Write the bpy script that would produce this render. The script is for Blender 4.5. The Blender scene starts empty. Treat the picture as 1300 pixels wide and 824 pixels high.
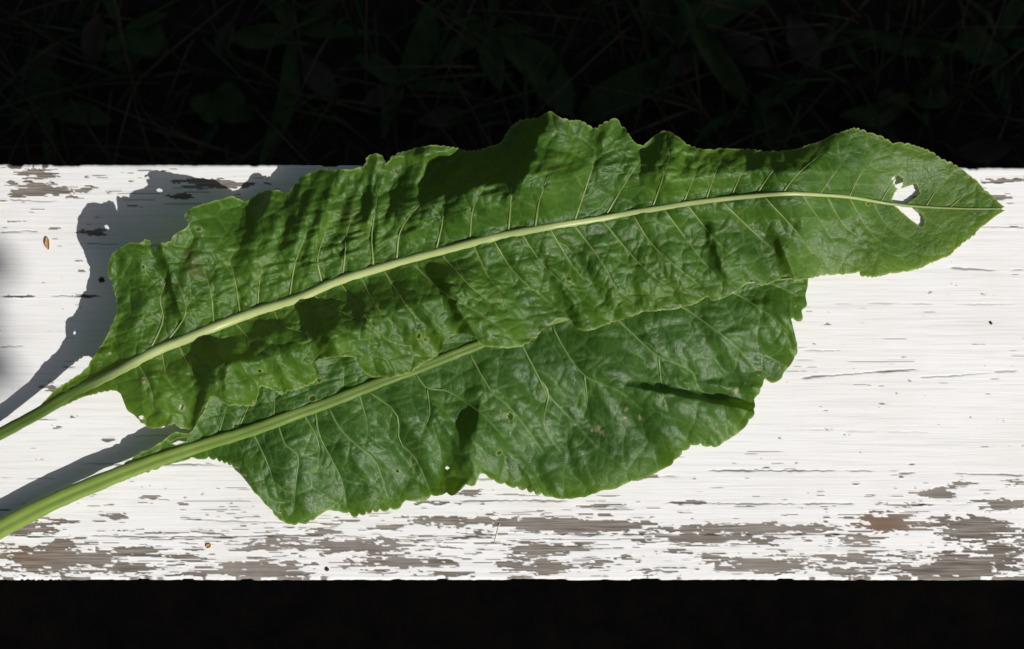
import bpy, bmesh, math, random
import numpy as np
from mathutils import Vector

random.seed(7)
C = bpy.context.scene.collection
S = 0.0005            # metres per photograph pixel on the seat
TOP = 0.45            # height of the seat above the ground
CAM_D = 1.0           # camera height above the seat
R = math.radians

# ------------------------------------------------------------------ camera
cam = bpy.data.cameras.new('camera'); co = bpy.data.objects.new('camera', cam); C.objects.link(co)
co.location = (0, 0, TOP + CAM_D); co.rotation_euler = (0, 0, 0)
cam.sensor_width = 36.0
cam.lens = 36.0 * CAM_D / (1300 * S)
cam.dof.use_dof = True; cam.dof.focus_distance = CAM_D - 0.012; cam.dof.aperture_fstop = 8.0
cam.clip_start = 0.02; cam.clip_end = 300
bpy.context.scene.camera = co

# ------------------------------------------------------------------ light
SUN_EL, SUN_AX, SUN_AY = 43.0, 0.77, -0.64     # sun stands to the right and in front of the bench
az = math.atan2(SUN_AX, SUN_AY)
w = bpy.data.worlds.new('World'); bpy.context.scene.world = w; w.use_nodes = True
nt = w.node_tree; bg = nt.nodes['Background']
sky = nt.nodes.new('ShaderNodeTexSky'); sky.sky_type = 'NISHITA'; sky.sun_disc = False
sky.sun_elevation = R(SUN_EL); sky.sun_rotation = az
sky.air_density = 1.0; sky.dust_density = 4.0; sky.ozone_density = 0.6
nt.links.new(sky.outputs[0], bg.inputs[0]); bg.inputs[1].default_value = 0.05
sl = bpy.data.lights.new('sun', 'SUN'); sl.energy = 5.0; sl.angle = R(0.53); sl.color = (1.0, 0.972, 0.93)
so = bpy.data.objects.new('sun', sl); C.objects.link(so)
sd = Vector((SUN_AX * math.cos(R(SUN_EL)), SUN_AY * math.cos(R(SUN_EL)), math.sin(R(SUN_EL))))
so.rotation_euler = sd.to_track_quat('Z', 'Y').to_euler(); so.location = sd * 5
vs = bpy.context.scene.view_settings
vs.view_transform = 'Standard'; vs.look = 'None'; vs.gamma = 1; vs.use_curve_mapping = False
vs.exposure = -0.17

# ------------------------------------------------------------------ helpers
def tag(o, label=None, cat=None, group=None, kind=None):
    if label: o['label'] = label
    if cat: o['category'] = cat
    if group: o['group'] = group
    if kind: o['kind'] = kind
    return o

def empty(name, loc=(0, 0, 0)):
    o = bpy.data.objects.new(name, None); o.empty_display_size = 0.05
    C.objects.link(o); o.location = loc
    return o

def mesh_obj(name, verts, faces, mat, parent=None, smooth=True, loc=None):
    me = bpy.data.meshes.new(name)
    verts = np.asarray(verts, dtype=np.float32)
    if isinstance(faces, np.ndarray):
        n, k = faces.shape
        me.vertices.add(len(verts)); me.vertices.foreach_set('co', verts.ravel())
        me.loops.add(n * k); me.loops.foreach_set('vertex_index', faces.astype(np.int32).ravel())
        me.polygons.add(n); me.polygons.foreach_set('loop_start', np.arange(0, n * k, k, dtype=np.int32))
        me.polygons.foreach_set('loop_total', np.full(n, k, dtype=np.int32))
        me.update(calc_edges=True); me.validate()
    else:
        me.from_pydata([tuple(v) for v in verts], [], faces); me.update()
    me.polygons.foreach_set('use_smooth', np.full(len(me.polygons), smooth))
    me.materials.append(mat)
    o = bpy.data.objects.new(name, me); C.objects.link(o)
    if parent is not None:
        o.parent = parent
        o.matrix_parent_inverse = parent.matrix_basis.inverted()
    return o

def fattr(o, name, vals):
    a = o.data.attributes.new(name, 'FLOAT', 'POINT'); a.data.foreach_set('value', np.asarray(vals, np.float32))

def px2w(px, py, h):
    """photograph pixel + height above the seat in pixels -> world"""
    f = 1 - np.asarray(h) * S / CAM_D
    return np.stack([(np.asarray(px) - 650) * S * f, (412 - np.asarray(py)) * S * f, TOP + np.asarray(h) * S], -1)

def lerp(a, b, t): return a + (b - a) * t
def smooth(e0, e1, x):
    t = np.clip((x - e0) / (e1 - e0), 0, 1); return t * t * (3 - 2 * t)

def hash2(ix, iy, seed):
    n = (ix.astype(np.int64) * 374761393 + iy.astype(np.int64) * 668265263 + seed * 974634777) & 0x7fffffff
    n = ((n ^ (n >> 13)) * 1274126177) & 0x7fffffff
    n = n ^ (n >> 16)
    return (n & 0xffff) / 65535.0

def vnoise(x, y, seed=0):
    ix = np.floor(x); iy = np.floor(y); fx = x - ix; fy = y - iy
    fx = fx * fx * fx * (fx * (fx * 6 - 15) + 10); fy = fy * fy * fy * (fy * (fy * 6 - 15) + 10)
    a = hash2(ix, iy, seed); b = hash2(ix + 1, iy, seed); c = hash2(ix, iy + 1, seed); d = hash2(ix + 1, iy + 1, seed)
    return (lerp(lerp(a, b, fx), lerp(c, d, fx), fy)) * 2 - 1

def fbm(x, y, seed=0, octs=3, gain=0.5):
    s = 0; a = 1; t = 0
    for k in range(octs):
        s = s + a * vnoise(x * 2 ** k + 17.3 * k, y * 2 ** k - 9.1 * k, seed + k); t += a; a *= gain
    return s / t

def voronoi_edge(x, y, seed):
    """F2-F1 of a jittered lattice, unit cells"""
    ix = np.floor(x); iy = np.floor(y)
    d1 = np.full(x.shape, 9.0); d2 = np.full(x.shape, 9.0)
    for dx in (-1, 0, 1):
        for dy in (-1, 0, 1):
            cx = ix + dx; cy = iy + dy
            px = cx + 0.1 + 0.8 * hash2(cx, cy, seed); py = cy + 0.1 + 0.8 * hash2(cx, cy, seed + 77)
            d = np.hypot(px - x, py - y)
            n1 = np.minimum(d1, d); d2 = np.minimum(np.maximum(d1, d), d2); d1 = n1
    return d2 - d1

def catmull(P, n):
    P = np.asarray(P, float)
    Q = np.vstack([2 * P[0] - P[1], P, 2 * P[-1] - P[-2]])
    out = []
    m = len(P) - 1
    seg = np.hypot(*np.diff(P, axis=0)[:, :2].T)
    cum = np.concatenate([[0], np.cumsum(seg)])
    s = np.linspace(0, cum[-1], n)
    i = np.clip(np.searchsorted(cum, s, side='right') - 1, 0, m - 1)
    t = ((s - cum[i]) / np.maximum(seg[i], 1e-9))[:, None]
    p0, p1, p2, p3 = Q[i], Q[i + 1], Q[i + 2], Q[i + 3]
    return 0.5 * (2 * p1 + (p2 - p0) * t + (2 * p0 - 5 * p1 + 4 * p2 - p3) * t ** 2 + (3 * p1 - p0 - 3 * p2 + p3) * t ** 3)

def resample(P, n):
    P = np.asarray(P, float); seg = np.hypot(*np.diff(P[:, :2], axis=0).T); cum = np.concatenate([[0], np.cumsum(seg)])
    s = np.linspace(0, cum[-1], n)
    return np.stack([np.interp(s, cum, P[:, k]) for k in range(P.shape[1])], -1)

def tube(pts, radii, sides=8, groove=0.0, flat=1.0, ang0=0.0):
    """tapered tube; groove dents the upper side; returns verts, faces. pts in metres"""
    pts = np.asarray(pts, float); n = len(pts); vs_ = []
    tan = np.gradient(pts, axis=0); tan /= np.linalg.norm(tan, axis=1)[:, None] + 1e-12
    up = np.array([0, 0, 1.0])
    th = np.arange(sides) / sides * 2 * math.pi + ang0
    for i in range(n):
        s = np.cross(tan[i], up); s /= np.linalg.norm(s) + 1e-12; u = np.cross(s, tan[i])
        g = groove[i] if hasattr(groove, '__len__') else groove
        dth = (th - math.pi / 2 + math.pi) % (2 * math.pi) - math.pi
        rr = radii[i] * (1 + (0.035 * np.cos(6 * th + 1) if sides > 12 else 0)) * (1 - g * np.exp(-(dth / 0.7) ** 2))
        vs_.append(pts[i] + np.outer(rr * np.cos(th), s) + np.outer(rr * np.sin(th) * flat, u))
    V = np.vstack(vs_)
    F = []
    for i in range(n - 1):
        for j in range(sides):
            a = i * sides + j; b = i * sides + (j + 1) % sides
            F.append((a, b, b + sides, a + sides))
    F.append(tuple(range(sides))[::-1]); F.append(tuple(range((n - 1) * sides, n * sides)))
    return V, F

def dist_to_polys(polys, X0, Y0, W, H, reach=14):
    D = np.full((H, W), float(reach))
    for P in polys:
        P = np.asarray(P, float)
        for a, b in zip(P[:-1, :2], P[1:, :2]):
            x0 = max(int(min(a[0], b[0]) - reach - X0), 0); x1 = min(int(max(a[0], b[0]) + reach - X0) + 2, W)
            y0 = max(int(min(a[1], b[1]) - reach - Y0), 0); y1 = min(int(max(a[1], b[1]) + reach - Y0) + 2, H)
            if x1 <= x0 or y1 <= y0: continue
            gy, gx = np.mgrid[y0:y1, x0:x1]; gx = gx + X0; gy = gy + Y0
            d = b - a; L2 = d @ d + 1e-9
            t = np.clip(((gx - a[0]) * d[0] + (gy - a[1]) * d[1]) / L2, 0, 1)
            dd = np.hypot(gx - a[0] - t * d[0], gy - a[1] - t * d[1])
            D[y0:y1, x0:x1] = np.minimum(D[y0:y1, x0:x1], dd)
    return D

def bilin(A, x, y):
    H, W = A.shape
    x = np.clip(x, 0, W - 1.001); y = np.clip(y, 0, H - 1.001)
    ix = x.astype(int); iy = y.astype(int); fx = x - ix; fy = y - iy
    return lerp(lerp(A[iy, ix], A[iy, ix + 1], fx), lerp(A[iy + 1, ix], A[iy + 1, ix + 1], fx), fy)

# ------------------------------------------------------------------ materials
class NT:
    def __init__(self, name):
        self.m = bpy.data.materials.new(name); self.m.use_nodes = True; self.t = self.m.node_tree
        self.t.nodes.clear(); self.out = self.n('ShaderNodeOutputMaterial')
    def n(self, typ, **kw):
        nd = self.t.nodes.new(typ)
        for k, v in kw.items(): setattr(nd, k, v)
        return nd
    def l(self, a, b): self.t.links.new(a, b)
    def attr(self, name): return self.n('ShaderNodeAttribute', attribute_name=name).outputs['Fac']
    def val(self, sock, v):
        if hasattr(v, 'is_output') or isinstance(v, bpy.types.NodeSocket): self.l(v, sock)
        else: sock.default_value = v
    def math(self, op, a, b=0.0, c=0.0, clamp=False):
        nd = self.n('ShaderNodeMath', operation=op); nd.use_clamp = clamp
        self.val(nd.inputs[0], a); self.val(nd.inputs[1], b); self.val(nd.inputs[2], c); return nd.outputs[0]
    def mix(self, f, a, b, blend='MIX'):
        nd = self.n('ShaderNodeMix', data_type='RGBA', blend_type=blend)
        self.val(nd.inputs[0], f); self.val(nd.inputs[6], a); self.val(nd.inputs[7], b); return nd.outputs[2]
    def coords(self, scale=(1, 1, 1)):
        tc = self.n('ShaderNodeTexCoord'); mp = self.n('ShaderNodeMapping'); mp.inputs['Scale'].default_value = scale
        self.l(tc.outputs['Object'], mp.inputs['Vector']); return mp.outputs[0]
    def noise(self, vec, scale, detail=4, rough=0.55, dist=0.0):
        nd = self.n('ShaderNodeTexNoise'); self.l(vec, nd.inputs['Vector']); nd.inputs['Scale'].default_value = scale
        nd.inputs['Detail'].default_value = detail; nd.inputs['Roughness'].default_value = rough; nd.inputs['Distortion'].default_value = dist
        return nd.outputs['Fac']
    def ramp(self, f, stops):
        nd = self.n('ShaderNodeValToRGB'); el = nd.color_ramp.elements
        while len(el) < len(stops): el.new(0.5)
        for e, (p, c) in zip(el, stops): e.position = p; e.color = c
        self.l(f, nd.inputs[0]); return nd.outputs[0]
    def bump(self, h, strength, dist):
        nd = self.n('ShaderNodeBump'); nd.inputs['Strength'].default_value = strength; nd.inputs['Distance'].default_value = dist
        self.l(h, nd.inputs['Height']); return nd.outputs[0]
    def principled(self, col, rough, spec=0.5, normal=None):
        p = self.n('ShaderNodeBsdfPrincipled'); self.val(p.inputs['Base Color'], col); self.val(p.inputs['Roughness'], rough)
        self.val(p.inputs['Specular IOR Level'], spec)
        if normal is not None: self.l(normal, p.inputs['Normal'])
        return p.outputs[0]

def c4(r, g, b): return (r, g, b, 1)

def leaf_material(name, dark, mid, light, vein, trans, trans_amt, spec=0.5):
    k = NT(name); v = k.coords()
    n1 = k.noise(v, 14, 3); n2 = k.noise(v, 60, 4); n3 = k.noise(v, 420, 3, 0.6)
    base = k.ramp(k.math('MULTIPLY_ADD', n2, 0.45, k.math('MULTIPLY', n1, 0.55)), [(0.36, dark), (0.5, mid), (0.66, light)])
    base = k.mix(k.math('MULTIPLY', n3, 0.35), base, dark)
    vz = k.n('ShaderNodeTexVoronoi', feature='DISTANCE_TO_EDGE'); k.l(v, vz.inputs['Vector']); vz.inputs['Scale'].default_value = 330
    net = k.math('SUBTRACT', 1.0, k.math('MULTIPLY', vz.outputs['Distance'], 9.0), clamp=True)
    base = k.mix(k.math('MULTIPLY', net, 0.05), base, vein)
    base = k.mix(k.math('MULTIPLY', k.attr('vein'), 0.62), base, vein)
    base = k.mix(k.math('MULTIPLY', k.attr('young_sunlit'), 0.5), base, c4(0.112, 0.200, 0.008))
    base = k.mix(k.math('MULTIPLY', k.attr('margin'), 0.85), base, c4(0.38, 0.47, 0.13))
    base = k.mix(k.attr('blight'), base, c4(0.075, 0.062, 0.022))
    base = k.mix(k.math('MULTIPLY', k.attr('scar'), 0.75), base, c4(0.36, 0.32, 0.17))
    n4 = k.noise(k.coords((1, 1, 0.3)), 210, 6, 0.68, 0.6)
    base = k.mix(k.ramp(n4, [(0.40, c4(.34, .34, .34)), (0.60, c4(0, 0, 0))]), base, dark)
    hgt = k.math('ADD', k.math('MULTIPLY', n4, 1.0), k.math('MULTIPLY', net, -0.25))
    nb = k.bump(hgt, 0.34, 0.0009)
    rough = k.math('MULTIPLY_ADD', n2, 0.25, 0.36)
    p = k.principled(base, rough, spec, nb)
    tr = k.n('ShaderNodeBsdfTranslucent'); k.l(nb, tr.inputs['Normal'])
    tcol = k.mix(k.math('MULTIPLY', k.attr('vein'), 0.35), trans, vein); k.l(tcol, tr.inputs[0])
    mx = k.n('ShaderNodeMixShader'); mx.inputs[0].default_value = trans_amt
    k.l(p, mx.inputs[1]); k.l(tr.outputs[0], mx.inputs[2]); k.l(mx.outputs[0], k.out.inputs[0])
    return k.m

M_LEAF_A = leaf_material('leaf_green_fresh', c4(0.020, 0.066, 0.006), c4(0.042, 0.120, 0.009), c4(0.086, 0.186, 0.014),
                         c4(0.17, 0.25, 0.06), c4(0.32, 0.46, 0.01), 0.22, 0.38)
M_LEAF_B = leaf_material('leaf_green_deep', c4(0.020, 0.063, 0.007), c4(0.041, 0.112, 0.013), c4(0.072, 0.158, 0.021),
                         c4(0.19, 0.31, 0.08), c4(0.22, 0.42, 0.010), 0.20, 0.40)

def rib_material(name, base, edge, green):
    k = NT(name); v = k.coords()
    n = k.noise(v, 90, 4); n2 = k.noise(v, 700, 2)
    col = k.mix(k.math('MULTIPLY', n, 0.6), base, edge)
    col = k.mix(k.attr('green'), col, green)
    p = k.principled(col, 0.42, 0.45, k.bump(k.math('ADD', n, n2), 0.25, 0.0004))
    k.l(p, k.out.inputs[0]); return k.m
M_RIB_A = rib_material('midrib_pale', c4(0.42, 0.48, 0.20), c4(0.29, 0.37, 0.11), c4(0.075, 0.13, 0.02))
M_RIB_B = rib_material('midrib_green', c4(0.115, 0.18, 0.040), c4(0.065, 0.12, 0.020), c4(0.20, 0.29, 0.055))
M_VEIN_A = rib_material('side_vein_pale', c4(0.24, 0.31, 0.09), c4(0.15, 0.23, 0.05), c4(0.05, 0.11, 0.02))
M_VEIN_B = rib_material('side_vein_green', c4(0.19, 0.30, 0.085), c4(0.11, 0.20, 0.05), c4(0.04, 0.10, 0.02))

def plank_material():
    k = NT('flaking_white_paint'); v = k.coords(); vs1 = k.coords((16, 400, 60)); vs2 = k.coords((40, 1100, 200))
    s1 = k.noise(vs1, 1.0, 5, 0.6); s2 = k.noise(vs2, 1.0, 3, 0.5); blot = k.noise(v, 16, 4, 0.6)
    paint = k.mix(k.ramp(s1, [(0.36, c4(1, 1, 1)), (0.52, c4(0, 0, 0))]), c4(0.80, 0.80, 0.795), c4(0.725, 0.722, 0.712))
    paint = k.mix(k.math('MULTIPLY', k.ramp(blot, [(0.45, c4(0, 0, 0)), (0.75, c4(1, 1, 1))]), 0.30), paint, c4(0.68, 0.66, 0.62))
    paint = k.mix(k.math('MULTIPLY', k.attr('grime_shade'), 0.6), paint, c4(0.50, 0.48, 0.45))
    wood = k.ramp(s1, [(0.30, c4(0.11, 0.094, 0.080)), (0.5, c4(0.22, 0.195, 0.168)), (0.72, c4(0.34, 0.315, 0.285))])
    wood = k.mix(k.ramp(s2, [(0.42, c4(0, 0, 0)), (0.62, c4(.85, .85, .85))]), wood, c4(0.095, 0.078, 0.062))
    wood = k.mix(k.ramp(blot, [(0.42, c4(0, 0, 0)), (0.68, c4(.6, .6, .6))]), wood, c4(0.30, 0.275, 0.245))
    wood = k.mix(k.math('MULTIPLY', k.attr('rust'), 0.75), wood, c4(0.17, 0.095, 0.045))
    col = k.mix(k.attr('bare'), paint, wood)
    col = k.mix(k.attr('crack'), col, c4(0.045, 0.035, 0.028))
    hgt = k.math('MULTIPLY_ADD', s2, 0.6, s1)
    nb = k.bump(hgt, 0.26, 0.0007)
    rough = k.math('MULTIPLY_ADD', k.attr('bare'), 0.35, 0.5)
    k.l(k.principled(col, rough, 0.3, nb), k.out.inputs[0]); return k.m
M_PLANK = plank_material()

def simple(name, a, b, scale=20, rough=0.8, bump=0.3, bd=0.002, stretch=(1, 1, 1), spec=0.3):
    k = NT(name); v = k.coords(stretch); n = k.noise(v, scale, 5, 0.6)
    k.l(k.principled(k.ramp(n, [(0.3, a), (0.7, b)]), rough, spec, k.bump(n, bump, bd)), k.out.inputs[0]); return k.m
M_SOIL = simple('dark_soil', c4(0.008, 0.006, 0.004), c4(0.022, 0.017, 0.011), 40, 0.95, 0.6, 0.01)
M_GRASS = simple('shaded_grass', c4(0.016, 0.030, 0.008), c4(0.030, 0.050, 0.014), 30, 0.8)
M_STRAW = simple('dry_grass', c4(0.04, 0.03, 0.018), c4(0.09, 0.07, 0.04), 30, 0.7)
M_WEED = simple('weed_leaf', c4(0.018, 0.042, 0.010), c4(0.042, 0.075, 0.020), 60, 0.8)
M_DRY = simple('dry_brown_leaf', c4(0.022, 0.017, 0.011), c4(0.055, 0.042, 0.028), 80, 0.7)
M_FENCE = simple('weathered_fence_wood', c4(0.08, 0.065, 0.05), c4(0.2, 0.17, 0.14), 3, 0.85, 0.4, 0.002, (12, 12, 1))
M_LEG = simple('bench_leg_wood', c4(0.10, 0.08, 0.06), c4(0.22, 0.19, 0.16), 5, 0.85, 0.4, 0.002, (12, 12, 1))
M_TAN = simple('bud_scale_tan', c4(0.30, 0.15, 0.04), c4(0.55, 0.33, 0.12), 300, 0.6)
M_SPECK = simple('dark_speck', c4(0.02, 0.016, 0.012), c4(0.07, 0.055, 0.04), 300, 0.8)
M_PALE = simple('pale_straw', c4(0.5, 0.42, 0.28), c4(0.7, 0.62, 0.46), 200, 0.7)
M_BARK = simple('twig_bark', c4(0.05, 0.04, 0.03), c4(0.13, 0.10, 0.08), 60, 0.9)

# ------------------------------------------------------------------ ground
def build_ground():
    n = 90
    g = np.linspace(-1, 1, n); g = np.sign(g) * np.abs(g) ** 3 * 20
    X, Y = np.meshgrid(g, g)
    Z = 0.012 * fbm(X * 14, Y * 14, 3, 4) * (np.hypot(X, Y) < 4) - 0.01
    V = np.stack([X, Y, Z], -1).reshape(-1, 3)
    i = np.arange(n * n).reshape(n, n)
    F = np.stack([i[:-1, :-1], i[:-1, 1:], i[1:, 1:], i[1:, :-1]], -1).reshape(-1, 4)
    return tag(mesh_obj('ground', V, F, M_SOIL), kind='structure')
build_ground()

def blade_strip(base, ang, length, width, lean, n=4):
    V = []; F = []
    d = np.array([math.cos(ang), math.sin(ang)]); s = np.array([-d[1], d[0]])
    for i in range(n + 1):
        t = i / n
        c = np.array([*(base[:2] + d * lean * length * t ** 1.6), base[2] + length * (t - 0.35 * lean * t * t)])
        ww = width * (1 - t ** 1.5) + 0.0002
        V += [np.array([*(c[:2] + s * ww), c[2]]), np.array([*(c[:2] - s * ww), c[2]])]
        if i: k = 2 * i; F.append((k - 2, k - 1, k + 1, k))
    return V, F

def tufts(name, mat, count, zones, lmin, lmax, wid, lean, label, cat):
    V = []; F = []
    for _ in range(count):
        x0, x1, y0, y1 = random.choice(zones)
        b = np.array([random.uniform(x0, x1), random.uniform(y0, y1), -0.008])
        v, f = blade_strip(b, random.uniform(0, 6.283), random.uniform(lmin, lmax), wid * random.uniform(.6, 1.3), random.uniform(*lean))
        o = len(V); V += v; F += [tuple(o + q for q in ff) for ff in f]
    o = mesh_obj(name, V, F, mat); return tag(o, label, cat, kind='stuff')
ZB = (-0.75, 0.75, 0.10, 0.62); ZF = (-0.75, 0.75, -0.42, -0.17)
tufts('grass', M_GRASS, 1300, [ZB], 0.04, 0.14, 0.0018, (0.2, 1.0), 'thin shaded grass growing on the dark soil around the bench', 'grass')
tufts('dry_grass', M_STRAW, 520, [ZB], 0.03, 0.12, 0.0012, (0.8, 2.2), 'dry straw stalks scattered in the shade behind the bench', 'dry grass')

def weed_leaf_mesh(L, W, lean):
    nu, nv = 9, 4; V = []; F = []
    for i in range(nu + 1):
        t = i / nu
        wd = W * (math.sin(math.pi * min(1, t ** 0.75)) ** 0.8) * (1 if t < 1 else 0) + 0.0008
        for j in range(nv + 1):
            s = j / nv * 2 - 1
            V.append((L * (t * lean), s * wd, L * (math.sqrt(max(0, 1 - lean * lean)) * t - 0.35 * t * t) + abs(s) * wd * 0.35 + 0.004 * math.sin(9 * t + 3 * s)))
    for i in range(nu):
        for j in range(nv):
            a = i * (nv + 1) + j; F.append((a, a + 1, a + nv + 2, a + nv + 1))
    me = bpy.data.meshes.new('leaf'); me.from_pydata(V, [], F); me.update()
    me.polygons.foreach_set('use_smooth', [True] * len(me.polygons)); return me

ORD = ['first', 'second', 'third', 'fourth', 'fifth', 'sixth', 'seventh', 'eighth', 'ninth', 'tenth', 'eleventh', 'twelfth', 'thirteenth', 'fourteenth']
def weeds():
    shapes = [weed_leaf_mesh(0.12, 0.016, 0.75), weed_leaf_mesh(0.18, 0.011, 0.85), weed_leaf_mesh(0.06, 0.020, 0.8), weed_leaf_mesh(0.15, 0.022, 0.9), weed_leaf_mesh(0.10, 0.009, 0.7)]
    for m in shapes: m.materials.append(M_WEED)
    spots = [(-0.43, .20, 4), (-0.36, .27, 5), (-0.27, .19, 4), (-0.20, .27, 5), (-0.10, .22, 4), (-0.02, .27, 5), (0.06, .19, 3), (0.14, .26, 5), (0.22, .20, 4),
             (0.30, .27, 5), (0.37, .21, 4), (0.45, .26, 5)]
    for q, (x, y, n) in enumerate(spots):
        p = empty('weed_plant', (x, y, -0.005))
        tag(p, '%s broad leaved weed from the left in deep shade behind the bench' % ORD[q], 'weed', 'weeds in the shade behind the bench')
        a0 = random.uniform(0, 6.28)
        for k in range(n):
            o = bpy.data.objects.new('leaf', random.choice(shapes)); C.objects.link(o); o.parent = p
            o.rotation_euler = (random.uniform(-.6, .6), random.uniform(-.25, .5), a0 + k * 6.283 / n + random.uniform(-.4, .4))
            sc = random.uniform(.35, 1.0); o.scale = (sc, sc, sc)
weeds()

def litter():
    for q in range(14):
        x = -.45 + .066 * q + random.uniform(-.02, .02); y = random.uniform(.13, .31)
        L = random.uniform(.016, .032); V = []; F = []
        for i in range(6):
            t = i / 5; wd = L * 0.42 * math.sin(math.pi * t) + 0.0006
            for s in (-1, 0, 1): V.append((L * (t - .5) * 2, s * wd, 0.006 * abs(s) * math.sin(3 * t + q) + 0.004 * math.sin(4 * t)))
        for i in range(5):
            for j in range(2): a = i * 3 + j; F.append((a, a + 1, a + 4, a + 3))
        o = mesh_obj('dead_leaf', V, F, M_DRY); o.location = (x, y, random.uniform(.006, .03))
        o.rotation_euler = (random.uniform(-.3, .3), random.uniform(-.3, .3), random.uniform(0, 6.28))
        tag(o, '%s small brown dead leaf from the left on the dark ground behind the bench' % ORD[q], 'dead leaf', 'dead leaves on the ground behind the bench')
litter()

# ------------------------------------------------------------------ fence added out of view to shade the ground in front
def fence():
    root = empty('added_shade_fence', (0.9, -1.35, 0))
    tag(root, 'added unseen board fence that shades the ground in front of the bench', 'fence')
    hh, ww, th = 1.68, 0.145, 0.02
    def box(name, cx, cy, cz, sx, sy, sz, mesh=None):
        V = [(sx * a / 2, sy * b / 2, sz * c / 2) for a in (-1, 1) for b in (-1, 1) for c in (-1, 1)]
        F = [(0, 1, 3, 2), (4, 6, 7, 5), (0, 4, 5, 1), (2, 3, 7, 6), (0, 2, 6, 4), (1, 5, 7, 3)]
        if mesh is None:
            o = mesh_obj(name, V, F, M_FENCE, None, False)
        else:
            o = bpy.data.objects.new(name, mesh); C.objects.link(o)
        o.parent = root; o.location = (cx, cy, cz); return o
    m = None
    for i in range(-13, 14):
        o = box('board', i * 0.149, 0, hh / 2 + 0.03, ww + 0.0035, th, hh, m); m = o.data
    pm = None
    for i in (-1.6, 0, 1.6):
        o = box('post', i, -0.062, 0.8, 0.08, 0.08, 1.6, pm); pm = o.data
    rm = None
    for z in (0.4, 1.3):
        o = box('rail', 0, -0.0165, z, 3.9, 0.012, 0.07, rm); rm = o.data
fence()

# ------------------------------------------------------------------ sapling whose outer leaves shade the far left of the seat
def sapling():
    root = empty('sapling', (0.32, -1.12, 0)); tag(root, 'slender tree with a leafy branch standing in front of the bench', 'sapling')
    V, F = tube([(0.32, -1.12, 0), (0.31, -1.13, .8), (0.33, -1.12, 1.5), (0.34, -1.12, 2.25)], [.016, .014, .011, .004], 8); mesh_obj('trunk', V, F, M_BARK, root)
    V, F = tube([(0.33, -1.12, 1.8), (0.65, -1.12, 1.98), (1.00, -1.09, 2.04)], [.007, .005, .002], 6); mesh_obj('branch', V, F, M_BARK, root)
    m = weed_leaf_mesh(0.075, 0.024, 0.9); m.materials.append(M_WEED)
    for k in range(12):
        o = bpy.data.objects.new('leaf', m); C.objects.link(o); o.parent = root; o.matrix_parent_inverse = root.matrix_basis.inverted()
        o.location = (0.905 + .105 * random.random(), -1.12 + .065 * random.random(), 2.03 + .03 * random.random()); o.rotation_euler = (random.uniform(-.4, .4), random.uniform(-.2, .6), random.uniform(2.2, 4.1))
    for k in range(26):
        o = bpy.data.objects.new('leaf', m); C.objects.link(o); o.parent = root; o.matrix_parent_inverse = root.matrix_basis.inverted()
        t = k / 25; px = 0.30 + .53 * t if k < 18 else 0.13
        o.location = (px + .2, -1.12 + .03 * t, 1.90 + .14 * t if k < 18 else 1.6 + .07 * (k - 17)); o.rotation_euler = (random.uniform(-.4, .4), random.uniform(-.2, .6), random.uniform(0, 6.28))
sapling()

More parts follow.
